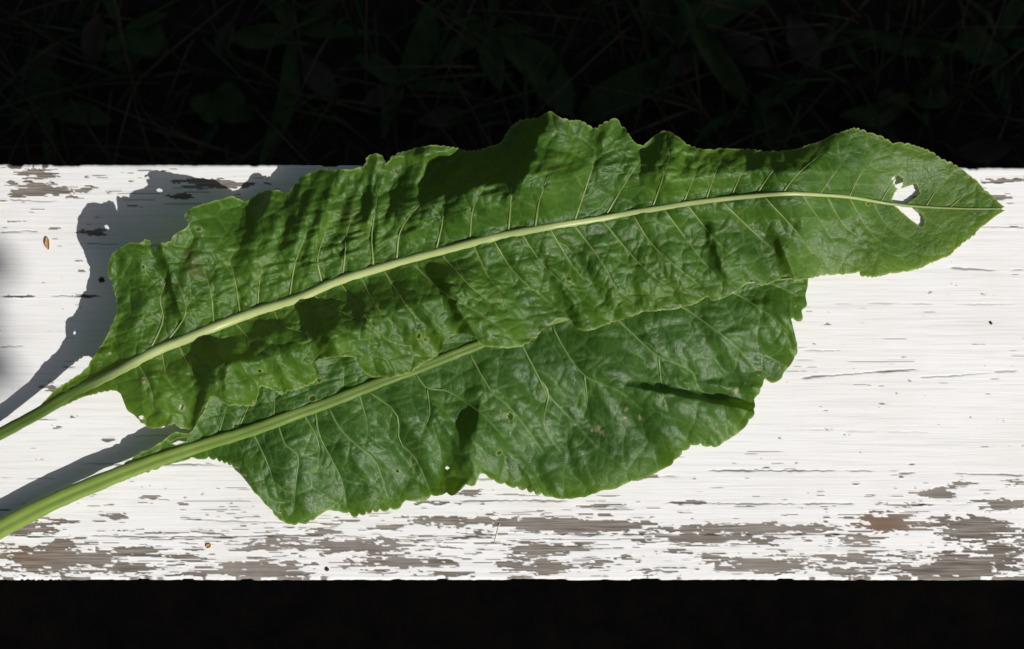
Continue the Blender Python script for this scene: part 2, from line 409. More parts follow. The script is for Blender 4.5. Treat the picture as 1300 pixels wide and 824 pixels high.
# ------------------------------------------------------------------ bench
def build_bench():
    root = empty('garden_bench', (0, 0, 0))
    tag(root, 'old white painted wooden bench with flaking paint under the two leaves', 'bench')
    xs = np.concatenate([np.arange(-760, -40, 12.0), np.arange(-40, 1340, 2.0), np.arange(1340, 3000, 14.0)])
    yb, yf = 212.0, 735.0
    ys = np.arange(yb + 2, yf - 1.5, 1.0)
    X, Y = np.meshgrid(xs, ys)
    # --- flaking
    patches = [  # cx, cy, rx, ry, strength
        (45, 243, 62, 9, 1), (28, 221, 34, 4, 1), (55, 227, 15, 3, .9), (8, 235, 10, 4, .8), (115, 241, 18, 5, 1), (100, 251, 8, 3, .9),
        (272, 234, 46, 8, 1), (240, 252, 26, 5, .9), (182, 263, 17, 3, 1), (245, 265, 16, 3, .9), (118, 296, 16, 5, 1), (112, 331, 8, 2, .8),
        (60, 291, 10, 2, .8), (12, 282, 14, 2, .8), (98, 376, 14, 3, 1), (15, 376, 22, 3, 1), (62, 492, 10, 5, .9), (72, 543, 8, 3, .8),
        (30, 670, 40, 11, 1), (60, 709, 78, 22, 1.05), (165, 698, 34, 7, 1), (158, 721, 36, 8, 1), (80, 661, 16, 5, 1), (191, 632, 17, 4, 1),
        (155, 655, 18, 4, 1), (40, 582, 8, 2, .8), (135, 558, 12, 3, .8), (320, 722, 80, 11, 1), (425, 693, 98, 10, 1.0), (580, 661, 76, 7, 1),
        (508, 714, 80, 12, 1), (635, 716, 18, 5, 1), (495, 668, 23, 5, 1), (405, 675, 22, 5, 1), (600, 625, 15, 5, 1), (330, 697, 30, 5, .9),
        (545, 637, 30, 4, .9), (225, 640, 12, 3, .8), (280, 640, 10, 3, .8), (340, 682, 20, 4, .9), (730, 668, 92, 11, 1.03), (945, 671, 122, 8, 1),
        (900, 683, 60, 6, 1), (975, 686, 17, 7, 1), (1125, 662, 46, 13, 1.05), (1240, 672, 76, 16, 1), (1270, 642, 34, 9, 1), (1192, 625, 24, 7, 1),
        (1215, 614, 26, 4, .9), (1290, 612, 16, 5, .9), (1270, 697, 40, 10, 1), (1078, 709, 48, 8, 1), (1210, 722, 100, 17, 1.05), (970, 718, 60, 10, 1),
        (1070, 727, 38, 7, 1), (797, 709, 14, 5, 1), (902, 708, 20, 5, 1), (685, 697, 50, 8, 1), (690, 720, 40, 9, 1), (750, 716, 24, 5, 1),
        (850, 697, 16, 4, .9), (1090, 684, 28, 6, 1), (870, 638, 22, 3, .9), (750, 642, 24, 3, .9), (830, 604, 20, 2, .9), (1280, 228, 26, 4, 1),
        (1275, 251, 18, 5, 1), (1250, 226, 8, 3, .9), (1290, 286, 12, 2, .7), (1160, 590, 6, 2, .6), (660, 709, 14, 4, 1), (1110, 650, 10, 3, .8),
        (440, 660, 16, 3, .8), (700, 653, 20, 3, .8), (560, 727, 30, 4, .9), (250, 708, 26, 4, .9), (235, 728, 22, 4, .9), (840, 725, 26, 4, .9)]
    B = np.full(X.shape, -0.85)
    # fibres: rows of a few pixels that flake with their own sideways shift -> stepped, grain-following edges
    rw = Y + 1.6 * vnoise(X / 160, Y / 12, 5)
    q = np.floor(rw / 2.6); jit = (hash2(q, q * 0 + 3, 11) - .5) * 16 + (hash2(np.floor(rw / 6), q * 0 + 9, 12) - .5) * 18
    Xj = X + jit
    for cx, cy, rx, ry, st in patches:
        d = ((Xj - cx) / rx) ** 2 + ((Y - cy) / ry) ** 2
        B = np.maximum(B, st * 1.35 * np.exp(-d * 0.9) - 0.65 if st else B)
    out = (X < -45) | (X > 1345)
    B = np.where(out, -0.55 + 0.25 * smooth(620, 700, Y), B)
    B = B + 0.10 * smooth(600, 690, Y) - 0.05
    nz = 0.85 * fbm(Xj / 40, q / 2.2, 21, 3, .65) + 0.55 * vnoise(Xj / 10, q / 1.2, 31) + .25 * vnoise(X / 3.5, Y / 2, 33)
    bare = smooth(-0.03, 0.03, B - 0.06 + 0.80 * nz)
    # sparse hairline flakes along the grain
    hl = fbm(Xj / 60, Y / 1.7, 51, 2); hl = hl + 0.30 * (fbm(X / 190, Y / 60, 57, 2) - .25) + 0.12 * smooth(560, 690, Y) + 0.07 * smooth(310, 240, Y); bare = np.maximum(bare, 0.85 * smooth(0.74, 0.80, hl))
    st2 = fbm(Xj / 30, Y / 2.1, 58, 3) - .14 * smooth(640, 590, Y) * smooth(250, 400, Y + X * .4) + .34 * smooth(610, 720, Y) * (0.6 + .8 * fbm(X / 140, Y / 30, 59, 2)) + .10 * smooth(300, 235, Y) * smooth(420, 200, X)
    bare = np.maximum(bare, smooth(0.60, 0.66, st2))
    # --- cracks
    crack = np.zeros(X.shape)
    lines = [(0, 255, 92, 257, .8), (0, 297, 48, 295, .9), (88, 311, 240, 312, .7), (0, 377, 130, 376, .9), (0, 440, 30, 440, .6), (80, 465, 150, 464, .8), (70, 589, 330, 591, .8),
             (0, 680, 505, 681, .9), (505, 681, 730, 679, .5), (726, 679, 1090, 678, 1), (845, 638, 1235, 641, .8), (900, 598, 1140, 598, 1), (1140, 600, 1300, 603, .9),
             (1018, 480, 1165, 470, .9), (1168, 478, 1262, 473, .9), (1262, 473, 1300, 471, .5), (585, 637, 720, 636, .8), (600, 608, 860, 604, .6), (1060, 385, 1300, 387, .35),
             (1180, 340, 1300, 342, .8), (1240, 287, 1300, 288, .7), (1020, 445, 1060, 446, .5), (0, 605, 70, 607, .6), (170, 553, 215, 552, .5), (230, 660, 420, 663, .6), (1000, 545, 1180, 548, .25)]
    for x0, y0, x1, y1, st in lines:
        t = (X - x0) / (x1 - x0); m = smooth(-0.02, 0.03, t) * smooth(1.02, 0.95, t)
        yl = y0 + (y1 - y0) * t + 1.3 * vnoise(X / 60, X * 0 + y0, 61) + 0.6 * vnoise(X / 6, X * 0 + y0, 62)
        wd = 0.55 + 0.8 * np.clip(vnoise(X / 22, X * 0 + y0, 63) + .1, 0, 1)
        br = smooth(-.75, -.15, vnoise(X / 26, X * 0 + y0 * 3, 64))
        crack = np.maximum(crack, st * m * br * np.exp(-((Y - yl) / wd) ** 2))
    grime_shade = np.clip(0.5 * np.exp(-((Y - 240) / 60) ** 2) * smooth(500, 0, X) + 0.35 * np.exp(-((Y - 412) / 26) ** 2) * smooth(1150, 1260, X), 0, 1) * (0.6 + 0.4 * fbm(X / 50, Y / 5, 71))  # grime plus soft shade painted at the back left; soft shade painted at right
    rust = np.exp(-(((X - 1118) / 42) ** 2 + ((Y - 664) / 16) ** 2)) + 0.5 * np.exp(-(((X - 30) / 60) ** 2 + ((Y - 708) / 16) ** 2))
    h = 0.6 * (1 - bare) - 1.6 * crack + 0.10 * fbm(X / 90, Y / 2.2, 81, 3) + 0.5 * fbm(X / 300, Y / 60, 82, 2)
    # curled paint lips at flake borders
    gy = np.abs(np.gradient(bare, axis=0)); h = h + 0.7 * smooth(-.35, .5, vnoise(X / 30, Y / 10, 99)) * np.clip(gy * 2, 0, 1) * (1 - bare)
    yback = Y + (X - 650) * 0.0030 * smooth(400, 214, Y)
    wav = 0.7 * fbm(X / 70, X * 0, 91, 3) + 0.35 * vnoise(X / 5, X * 0, 95) + 1.6 * smooth(.35, .6, vnoise(X / 19, X * 0 + 3, 97))
    yback = yback + wav * smooth(224, 214, Y) - wav[:, ::-1] * smooth(724, 733, Y)
    P = px2w(X, yback, h)
    nr, nc = X.shape
    # rounded long edges, then the underside
    th = 0.034; edge_r = 4.0
    def strip(row, sgn):
        rows = []
        base = P[row]
        for a in (30, 60, 90):
            o = base.copy(); o[:, 1] += sgn * edge_r * S * math.sin(R(a)); o[:, 2] -= edge_r * S * (1 - math.cos(R(a))); rows.append(o)
        o = rows[-1].copy(); o[:, 2] = TOP - th; rows.append(o)
        return rows
    back = strip(0, 1); front = strip(-1, -1)
    allrows = [back[3], back[2], back[1], back[0]] + [P[i] for i in range(nr)] + front
    V = np.vstack(allrows); n_all = len(allrows)
    idx = np.arange(n_all * nc).reshape(n_all, nc)
    F = np.stack([idx[:-1, :-1], idx[1:, :-1], idx[1:, 1:], idx[:-1, 1:]], -1).reshape(-1, 4)
    Fb = np.stack([idx[0, :-1], idx[0, 1:], idx[-1, 1:], idx[-1, :-1]], -1)
    F = np.vstack([F, Fb])
    o = mesh_obj('seat_plank', V, F, M_PLANK, root)
    def ext(A): return np.concatenate([np.repeat(A[:1], 4, 0), A, np.repeat(A[-1:], 4, 0)]).ravel()
    bare_e = ext(bare).reshape(-1, nc)
    for r_ in (0, 1, -1, -2): bare_e[r_] = smooth(.25, .4, fbm(xs / 55, xs * 0 + r_ * 0.2, 44, 3))
    for nme, A in (('bare', bare), ('crack', crack), ('grime_shade', grime_shade), ('rust', rust)): fattr(o, nme, np.clip(bare_e.ravel() if nme == 'bare' else ext(A), 0, 1))
    # end faces and legs, seen only from the side
    for sx in (-1, 1):
        xw = 0.6 if sx > 0 else -0.6
        xw = xw + 0.4 * (sx > 0)
        for sy, yy in ((1, 0.055), (-1, -0.115)):
            t0 = np.array([xw, yy, TOP - th - 0.001]); t1 = np.array([xw + 0.02 * sx, yy + 0.02 * sy, 0.0])
            pts = np.linspace(t1, t0, 5); Vv, Ff = tube(pts, [0.026] * 5, 4, ang0=math.pi / 4)
            mesh_obj('leg', Vv, Ff, M_LEG, root, False)
        pts = np.linspace([xw, -0.13, TOP - th - 0.03], [xw, 0.07, TOP - th - 0.03], 3); Vv, Ff = tube(pts, [0.018] * 3, 4, ang0=math.pi / 4)
        mesh_obj('crossbar', Vv, Ff, M_LEG, root, False)
    return root
build_bench()

# ------------------------------------------------------------------ the two leaves
X0, Y0, GW, GH = -30, 110, 1350, 600
gy_, gx_ = np.mgrid[0:GH, 0:GW]; PX = gx_ + float(X0); PY = gy_ + float(Y0)

def ridge(f):
    """asymmetric fold: crest line (x0,y0)-(x1,y1), height A, slope widths towards the shade (up/left) and the sun side"""
    x0, y0, x1, y1, A, ws, wl = f
    dx, dy = x1 - x0, y1 - y0; L = math.hypot(dx, dy); ux, uy = dx / L, dy / L
    nx, ny = -uy, ux
    if nx * 0.77 + ny * 0.64 < 0: nx, ny = -nx, -ny       # n points towards the sun
    sd0 = int(abs(x0 * 3 + y1)) % 97
    wob = 6.5 * vnoise(PX / 26, PY / 26, sd0) + 3 * vnoise(PX / 10, PY / 10, sd0 + 5)
    wob = wob * min(1.0, ws / 16)
    p = (PX - x0) * ux + (PY - y0) * uy; q = (PX - x0) * nx + (PY - y0) * ny + wob
    over = np.maximum(np.maximum(-p, p - L), 0) / (0.35 * L + 10)
    prof = np.where(q < 0, np.exp(-(np.abs(q) / ws) ** 1.6), np.exp(-(q / wl) ** 2))
    return A * prof * np.exp(-over ** 2)

def near_mid(M):
    """signed offset from the midrib (+ = above it in the picture) and arc position, on the raster"""
    xs = M[:, 0]; o = np.argsort(xs)
    ym = np.interp(PX, xs[o], M[o, 1]); sl = np.gradient(M[o, 1], xs[o]); s = np.interp(PX, xs[o], sl)
    return (ym - PY) / np.sqrt(1 + s * s)

def half_grid(M, E, spacing, rows, crenate):
    """columns from the midrib to the margin. returns px coords (cols, rows, 2), margin parameter"""
    E = np.asarray(E, float)
    seg = np.hypot(*np.diff(E, axis=0).T); n = int(seg.sum() / spacing)
    Er = resample(catmull(E, n * 2), n)
    Mr = resample(M, 1500); mc = np.linspace(0, 1, 1500)
    t = np.array([mc[np.argmin((Mr[:, 0] - e[0]) ** 2 + (Mr[:, 1] - e[1]) ** 2)] for e in Er])
    t = 0.88 * np.maximum.accumulate(t) + 0.12 * np.linspace(t[0], t[-1], n)
    k = 61; pad = np.concatenate([np.full(k // 2, t[0]), t, np.full(k // 2, t[-1])]); t = np.convolve(pad, np.ones(k) / k, 'valid')
    B = np.stack([np.interp(t, mc, Mr[:, 0]), np.interp(t, mc, Mr[:, 1])], -1)
    # teeth
    amp, per, seed = crenate
    tg = np.gradient(Er, axis=0); tg /= np.linalg.norm(tg, axis=1)[:, None] + 1e-9
    nrm = np.stack([tg[:, 1], -tg[:, 0]], -1); sgn = np.sign(np.sum(nrm * (Er - B), 1)); sgn[sgn == 0] = 1
    s = np.arange(n) * spacing; ph = s / per + 1.6 * vnoise(s / (per * 3.3), s * 0, seed)
    saw = np.abs(np.sin(math.pi * ph)) ** 0.6 - 0.5
    a = amp * (0.55 + 0.6 * vnoise(s / (per * 2), s * 0 + 5, seed + 1)); rag = 1.3 * fbm(s / 13, s * 0, seed + 2, 3)
    fade = np.minimum(1, np.minimum(s, s[::-1]) / 40)
    tip = np.clip(a * saw, 0, None) / max(amp, 1e-6)
    Er = Er + nrm * (sgn * (a * saw + rag) * fade)[:, None]
    v = np.linspace(0, 1, rows) ** 0.92
    G = B[:, None, :] * (1 - v)[None, :, None] + Er[:, None, :] * v[None, :, None]
    return G, np.broadcast_to(v[None], G.shape[:2]), tip

def poly_inside(x, y, P):
    ins = np.zeros(x.shape, bool); P = np.asarray(P, float); j = len(P) - 1
    for i in range(len(P)):
        c = ((P[i, 1] > y) != (P[j, 1] > y)) & (x < (P[j, 0] - P[i, 0]) * (y - P[i, 1]) / (P[j, 1] - P[i, 1] + 1e-12) + P[i, 0])
        ins ^= c; j = i
    return ins

def ell(cx, cy, rx, ry=None, rot=0, n=10):
    ry = ry or rx
    return [(cx + rx * math.cos(t) * math.cos(rot) - ry * math.sin(t) * math.sin(rot), cy + rx * math.cos(t) * math.sin(rot) + ry * math.sin(t) * math.cos(rot))
            for t in np.linspace(0, 6.283, n, endpoint=False)]

# ---- traced courses (pixels of the photograph)
A_MID = [(-30, 566), (0, 551), (50, 524), (97, 497), (152, 470), (194, 447), (226, 434), (275, 414), (323, 396), (380, 378), (428, 357), (509, 332), (574, 315), (638, 299),
         (703, 287), (760, 278), (800, 270), (825, 266), (889, 256), (954, 249), (1002, 246), (1051, 248), (1083, 251), (1132, 259), (1180, 263), (1230, 265), (1272, 265)]
A_UP = [(48, 518), (74, 492), (107, 470), (123, 446), (136, 425), (146, 405), (150, 388), (146, 366), (137, 348), (139, 332), (145, 320), (155, 312), (168, 307), (178, 308), (187, 304),
        (192, 312), (197, 318), (202, 309), (213, 308), (223, 299), (234, 291), (239, 285), (235, 274), (239, 266), (249, 262), (258, 260), (278, 254), (291, 250), (305, 254), (312, 256), (323, 249),
        (339, 242), (355, 243), (365, 246), (372, 238), (381, 228), (391, 222), (407, 215), (428, 215), (461, 212), (466, 199), (477, 195), (485, 199), (491, 208), (501, 198),
        (522, 189), (541, 185.5), (561, 185), (580, 189), (596, 192), (612, 190), (630, 184), (640, 176), (643, 170), (651, 161), (661, 153), (674, 151), (685, 148), (698, 142),
        (709, 148), (722, 153), (735, 153), (745, 157), (755, 164), (768, 156), (781, 152), (789, 158), (800, 174), (808, 183), (820, 183), (834, 171), (844, 166), (854, 169),
        (864, 176), (872, 184), (896, 190), (928, 189), (980, 192), (1018, 187), (1050, 176), (1078, 164), (1088, 163), (1099, 167), (1118, 173), (1133, 181), (1153, 183), (1170, 188),
        (1185, 195), (1196, 203), (1210, 209), (1225, 217), (1235, 226), (1245, 236), (1258, 247), (1269, 258), (1276, 263)]
A_LO = [(48, 530), (81, 515), (107, 504), (129, 498), (142, 496), (152, 499), (158, 507), (161, 520), (171, 528), (184, 539), (197, 544), (213, 540), (223, 538), (228, 543), (245, 544), (250, 535), (256, 522),
        (268, 506), (276, 505), (287, 513), (304, 514), (322, 515), (327, 502), (331, 490), (345, 494), (358, 501), (368, 496), (381, 493), (397, 486), (405, 478), (398, 468), (401, 457), (412, 454), (428, 454),
        (447, 453), (452, 458), (461, 470), (473, 478), (490, 479), (510, 477), (523, 472), (536, 462), (552, 453), (562, 445), (562, 438), (569, 430), (581, 425), (597, 425),
        (607, 432), (613, 438), (623, 441), (639, 441), (655, 441), (665, 438), (678, 430), (688, 420), (700, 411), (710, 406), (723, 406), (727, 411), (733, 417), (742, 420), (752, 419),
        (765, 414), (784, 407), (804, 401), (815, 395), (825, 395), (847, 394), (867, 390), (886, 384), (899, 377), (905, 381), (921, 377), (939, 368), (954, 354), (960, 360), (970, 362), (986, 355),
        (1000, 348), (1006, 353), (1012, 356), (1025, 353), (1044, 350), (1064, 348), (1083, 347), (1090, 345), (1094, 350), (1109, 351), (1135, 347), (1161, 343), (1180, 335), (1201, 326), (1215, 315),
        (1226, 306), (1242, 292), (1254, 282), (1265, 274), (1276, 267)]
T7 = lambda pts: [(1000 + x / 4.333, 140 + y / 4.333) for x, y in pts]
A_HOLES = [T7([(575, 375), (610, 362), (630, 380), (625, 410), (615, 435), (600, 425), (585, 405)]),
           T7([(640, 430), (700, 410), (720, 458), (690, 482), (652, 512), (600, 508), (578, 488), (600, 450), (612, 434), (622, 434)]),
           T7([(595, 525), (640, 538), (700, 545), (735, 570), (745, 610), (735, 638), (700, 615), (650, 575)]),
           ell(722, 354, 2.6), ell(532, 427, 2.5, 4), ell(541, 431, 4, 2.5), ell(252, 291, 3.6, 2.2), ell(182, 339, 2.2, 2.0), ell(231, 517, 2.5, 4.5, .2), ell(179.5, 530, 3, 2.5),
           ell(1102, 259, 2.0), ell(237, 277, 2, 2.5), ell(330, 471, 2), ell(126, 462, 1.6)]
A_HOLES[:3] = [[(sum(p[0] for p in h) / len(h) + (x - sum(p[0] for p in h) / len(h)) * 1.16, sum(p[1] for p in h) / len(h) + (y - sum(p[1] for p in h) / len(h)) * 1.16) for x, y in h] for h in A_HOLES[:3]]
A_VEINS = [[(191, 443), (207, 406), (203, 378), (216, 345)], [(207, 440), (235, 400), (231, 372), (222, 350)], [(271, 411), (268, 374), (260, 345)], [(305, 401), (299, 361), (292, 330)], [(327, 393), (329, 360), (334, 335)],
           [(367, 380), (375, 332), (389, 298)], [(409, 361), (403, 329), (411, 300), (419, 275)], [(434, 354), (438, 324), (441, 291), (454, 270)], [(474, 340), (472, 298), (477, 262), (480, 235)],
           [(503, 332), (509, 291), (535, 256), (546, 238)], [(553, 319), (561, 285), (566, 250), (577, 236)], [(596, 308), (600, 266), (615, 236), (625, 222)], [(645, 296), (653, 224), (675, 193)],
           [(679, 290), (685, 253), (700, 216), (716, 200)], [(729, 281), (742, 243), (752, 213), (757, 190)], [(768, 275), (793, 233), (815, 200), (820, 190)], [(828, 264), (847, 208), (850, 190)],
           [(867, 259), (886, 211), (892, 200)], [(896, 254), (909, 217), (918, 204)], [(928, 250), (941, 221), (956, 206)], [(960, 247), (981, 217), (1000, 204)], [(993, 246), (1009, 224), (1032, 204), (1046, 192)],
           [(1041, 246), (1054, 227), (1076, 198)], [(1078, 250), (1092, 222), (1117, 193)], [(1118, 256), (1130, 236), (1150, 205)], [(1175, 262), (1190, 240), (1208, 224)], [(1205, 264), (1222, 250), (1238, 242)],
           [(297, 409), (312, 425), (323, 439), (358, 457)], [(346, 392), (358, 413), (385, 422), (402, 440)], [(395, 373), (426, 392), (448, 403), (481, 426)], [(430, 357), (462, 400), (490, 430), (516, 440)],
           [(457, 350), (477, 388), (510, 420)], [(485, 341), (519, 392), (548, 420)], [(520, 331), (561, 369), (607, 397), (640, 420)], [(558, 321), (600, 366), (640, 395)], [(600, 309), (619, 350), (640, 372)],
           [(625, 303), (648, 340), (672, 364), (700, 385)], [(661, 295), (690, 337), (729, 373), (740, 395)], [(697, 289), (722, 330), (742, 356)], [(727, 284), (764, 333), (781, 364), (806, 385)], [(763, 278), (808, 331), (847, 363), (880, 375)],
           [(802, 271), (831, 314), (889, 363)], [(841, 264), (889, 327), (910, 350)], [(871, 259), (905, 301), (930, 325)], [(915, 255), (957, 295), (985, 320)], [(968, 248), (1009, 292), (1030, 320)], [(1018, 247), (1044, 285), (1060, 310)],
           [(1049, 248), (1070, 285), (1091, 302), (1110, 325)], [(1078, 251), (1102, 292), (1130, 318)], [(1107, 255), (1125, 285), (1165, 311)], [(1160, 263), (1180, 280), (1205, 295)],
           [(226, 437), (243, 470), (262, 485)], [(174, 460), (190, 490), (196, 520)], [(205, 446), (212, 480), (232, 505)]]
A_RIDGES = [  # x0,y0,x1,y1, A, shade width, sun width
    (696, 142, 662, 224, 38, 18, 60), (285, 250, 390, 215, -16, 60, 60), (325, 246, 405, 214, -22, 34, 60), (535, 256, 600, 240, 22, 15, 50), (598, 240, 690, 228, 42, 34, 50), (866, 224, 1010, 220, 46, 38, 42), (700, 218, 800, 210, 6, 8, 40), (270, 478, 500, 396, 23, 34, 34), (150, 320, 230, 280, 12, 30, 30), (770, 152, 757, 205, 12, 12, 26), (850, 165, 838, 205, 12, 12, 20), (1082, 163, 1000, 238, 34, 40, 80), (479, 194, 470, 262, 12, 7, 20), (560, 190, 500, 205, 14, 30, 12),
    (600, 190, 545, 238, -9, 22, 22), (205, 306, 228, 395, 17, 7, 40), (160, 310, 185, 370, 6, 14, 20), (245, 264, 275, 330, 9, 26, 22), (340, 240, 318, 320, 9, 16, 24), (410, 285, 395, 335, 9, 8, 16), (446, 275, 436, 335, 8, 8, 14), (480, 270, 474, 330, 6, 7, 14),
    (385, 225, 372, 290, 8, 12, 26), (530, 240, 505, 300, 5, 10, 18), (572, 368, 606, 432, 30, 15, 42), (470, 405, 500, 470, 16, 16, 34), (414, 426, 434, 464, 30, 17, 32), (700, 325, 742, 412, 9, 16, 40), (655, 330, 690, 395, 8, 12, 26),
    (908, 298, 916, 338, 17, 12, 34), (995, 318, 1008, 352, 14, 7, 26), (812, 365, 822, 395, 8, 9, 24), (945, 330, 960, 362, 8, 14, 20), (284, 468, 292, 506, 42, 22, 36), (188, 470, 215, 535, 10, 16, 22), (262, 495, 250, 540, 16, 8, 20), (345, 440, 372, 495, 12, 18, 22),
    (1100, 290, 1120, 345, 5, 24, 30), (120, 455, 170, 468, 10, 12, 12), (850, 330, 872, 385, 9, 20, 30), (770, 340, 795, 400, 8, 16, 28), (1170, 190, 1150, 235, 7, 30, 40), (620, 380, 645, 435, 8, 16, 30), (515, 380, 530, 450, 6, 12, 20)]

B_MID = [(-40, 694), (0, 671), (65, 638), (129, 611), (194, 586), (258, 565), (323, 545), (372, 527), (420, 510), (465, 492), (529, 468), (594, 443), (640, 426), (700, 408), (770, 390), (850, 374), (930, 361), (1018, 352)]
B_UP = [(97, 616), (145, 596), (178, 576), (194, 567), (207, 559), (215, 553), (223, 549), (239, 550), (246, 544), (258, 523), (268, 505), (290, 482), (330, 462), (370, 455), (410, 452), (447, 448), (500, 436), (560, 424), (597, 420),
        (650, 398), (720, 372), (800, 350), (880, 335), (950, 331), (1000, 336), (1024, 350)]
B_LO = [(97, 631), (161, 607), (220, 588), (242, 583), (258, 581), (275, 583), (291, 588), (300, 592), (309, 600), (315, 607), (323, 622), (332, 632), (345, 647), (355, 660), (370, 666), (383, 664), (395, 661), (406, 652), (415, 647), (425, 648), (435, 650), (444, 652), (452, 654),
        (476, 648), (500, 645), (513, 638), (529, 634), (542, 632), (562, 626), (574, 628), (581, 622), (594, 616), (603, 614), (609, 602), (616, 602), (626, 609), (645, 616), (668, 622), (697, 630), (723, 633), (742, 630), (762, 624), (781, 621),
        (797, 613), (820, 606), (833, 600), (852, 590), (862, 577), (881, 565), (904, 567), (920, 561), (936, 550), (949, 535), (957, 524), (957, 507), (963, 501), (967, 492), (970, 482), (982, 484), (993, 480), (998, 469), (1004, 460), (1011, 450),
        (1012, 440), (1008, 430), (1004, 414), (1001, 404), (1008, 406), (1017, 406), (1019, 394), (1024, 388), (1022, 375), (1025, 366), (1026, 354)]
B_HOLES = [[(216, 562), (225, 557), (238, 555), (237, 560), (224, 565)], [(239, 566), (246, 561), (248, 563), (241, 568)], ell(525, 584, 4, 5), ell(505, 598, 2.4), ell(648, 529, 3.2, 4.6, -.4), ell(634, 575, 3.6, 2.2, -.6), ell(300, 541, 3, 2.2), ell(308, 530, 2.2),
           ell(397, 506, 4.4, 3.6), ell(568, 594, 1.8), ell(356, 649, 1.5), ell(244, 582, 3, 1.2), ell(405, 483, 2.5)]
B_VEINS = [[(594, 446), (623, 496), (646, 516), (671, 547), (690, 575)], [(655, 424), (684, 480), (697, 503), (731, 538), (760, 570)], [(700, 410), (713, 438), (742, 477), (787, 497), (815, 520)], [(770, 393), (820, 440), (836, 453), (875, 469), (886, 490)],
           [(840, 378), (865, 389), (901, 414), (933, 439), (960, 470)], [(915, 366), (940, 376), (978, 401), (1002, 422)], [(965, 357), (985, 362), (1012, 376)], [(526, 472), (542, 493), (568, 496), (607, 522), (640, 555)], [(542, 493), (545, 525), (535, 550)],
           [(465, 495), (503, 525), (507, 561), (526, 580), (545, 620)], [(455, 498), (466, 541), (462, 570)], [(400, 520), (406, 554), (432, 606), (440, 640)], [(415, 514), (432, 545), (455, 567), (477, 587), (494, 636)], [(352, 537), (362, 565), (378, 578), (375, 614), (372, 650)],
           [(385, 525), (404, 562), (402, 600)], [(320, 548), (340, 590), (352, 630)], [(836, 453), (840, 490), (848, 520)], [(742, 477), (745, 510), (740, 530)], [(684, 480), (696, 500), (690, 540), (712, 575)], [(969, 450), (999, 465)],
           [(275, 558), (288, 517)], [(347, 534), (349, 494)], [(434, 502), (437, 467)], [(300, 550), (320, 505)], [(500, 478), (508, 450)], [(262, 563), (250, 545)]]
B_RIDGES = [
    (604, 560, 592, 622, 32, 22, 50), (610, 500, 604, 560, 9, 9, 40), (850, 501, 962, 522, 27, 5, 36), (870, 485, 955, 496, 9, 9, 10), (970, 395, 1000, 440, 8, 14, 24), (700, 520, 760, 600, 8, 26, 40), (360, 560, 385, 650, 9, 30, 34), (440, 560, 470, 640, 7, 20, 30), (545, 540, 528, 615, 6, 16, 20),
    (500, 500, 520, 560, 5, 12, 20), (640, 470, 680, 530, 5, 14, 24), (820, 420, 850, 480, 6, 14, 30), (900, 400, 935, 460, 6, 14, 26), (930, 420, 965, 410, 5, 10, 20), (760, 460, 800, 500, 5, 16, 24), (300, 590, 330, 625, 6, 16, 16), (1000, 405, 968, 388, 5, 8, 10), (660, 560, 690, 615, 5, 16, 24)]

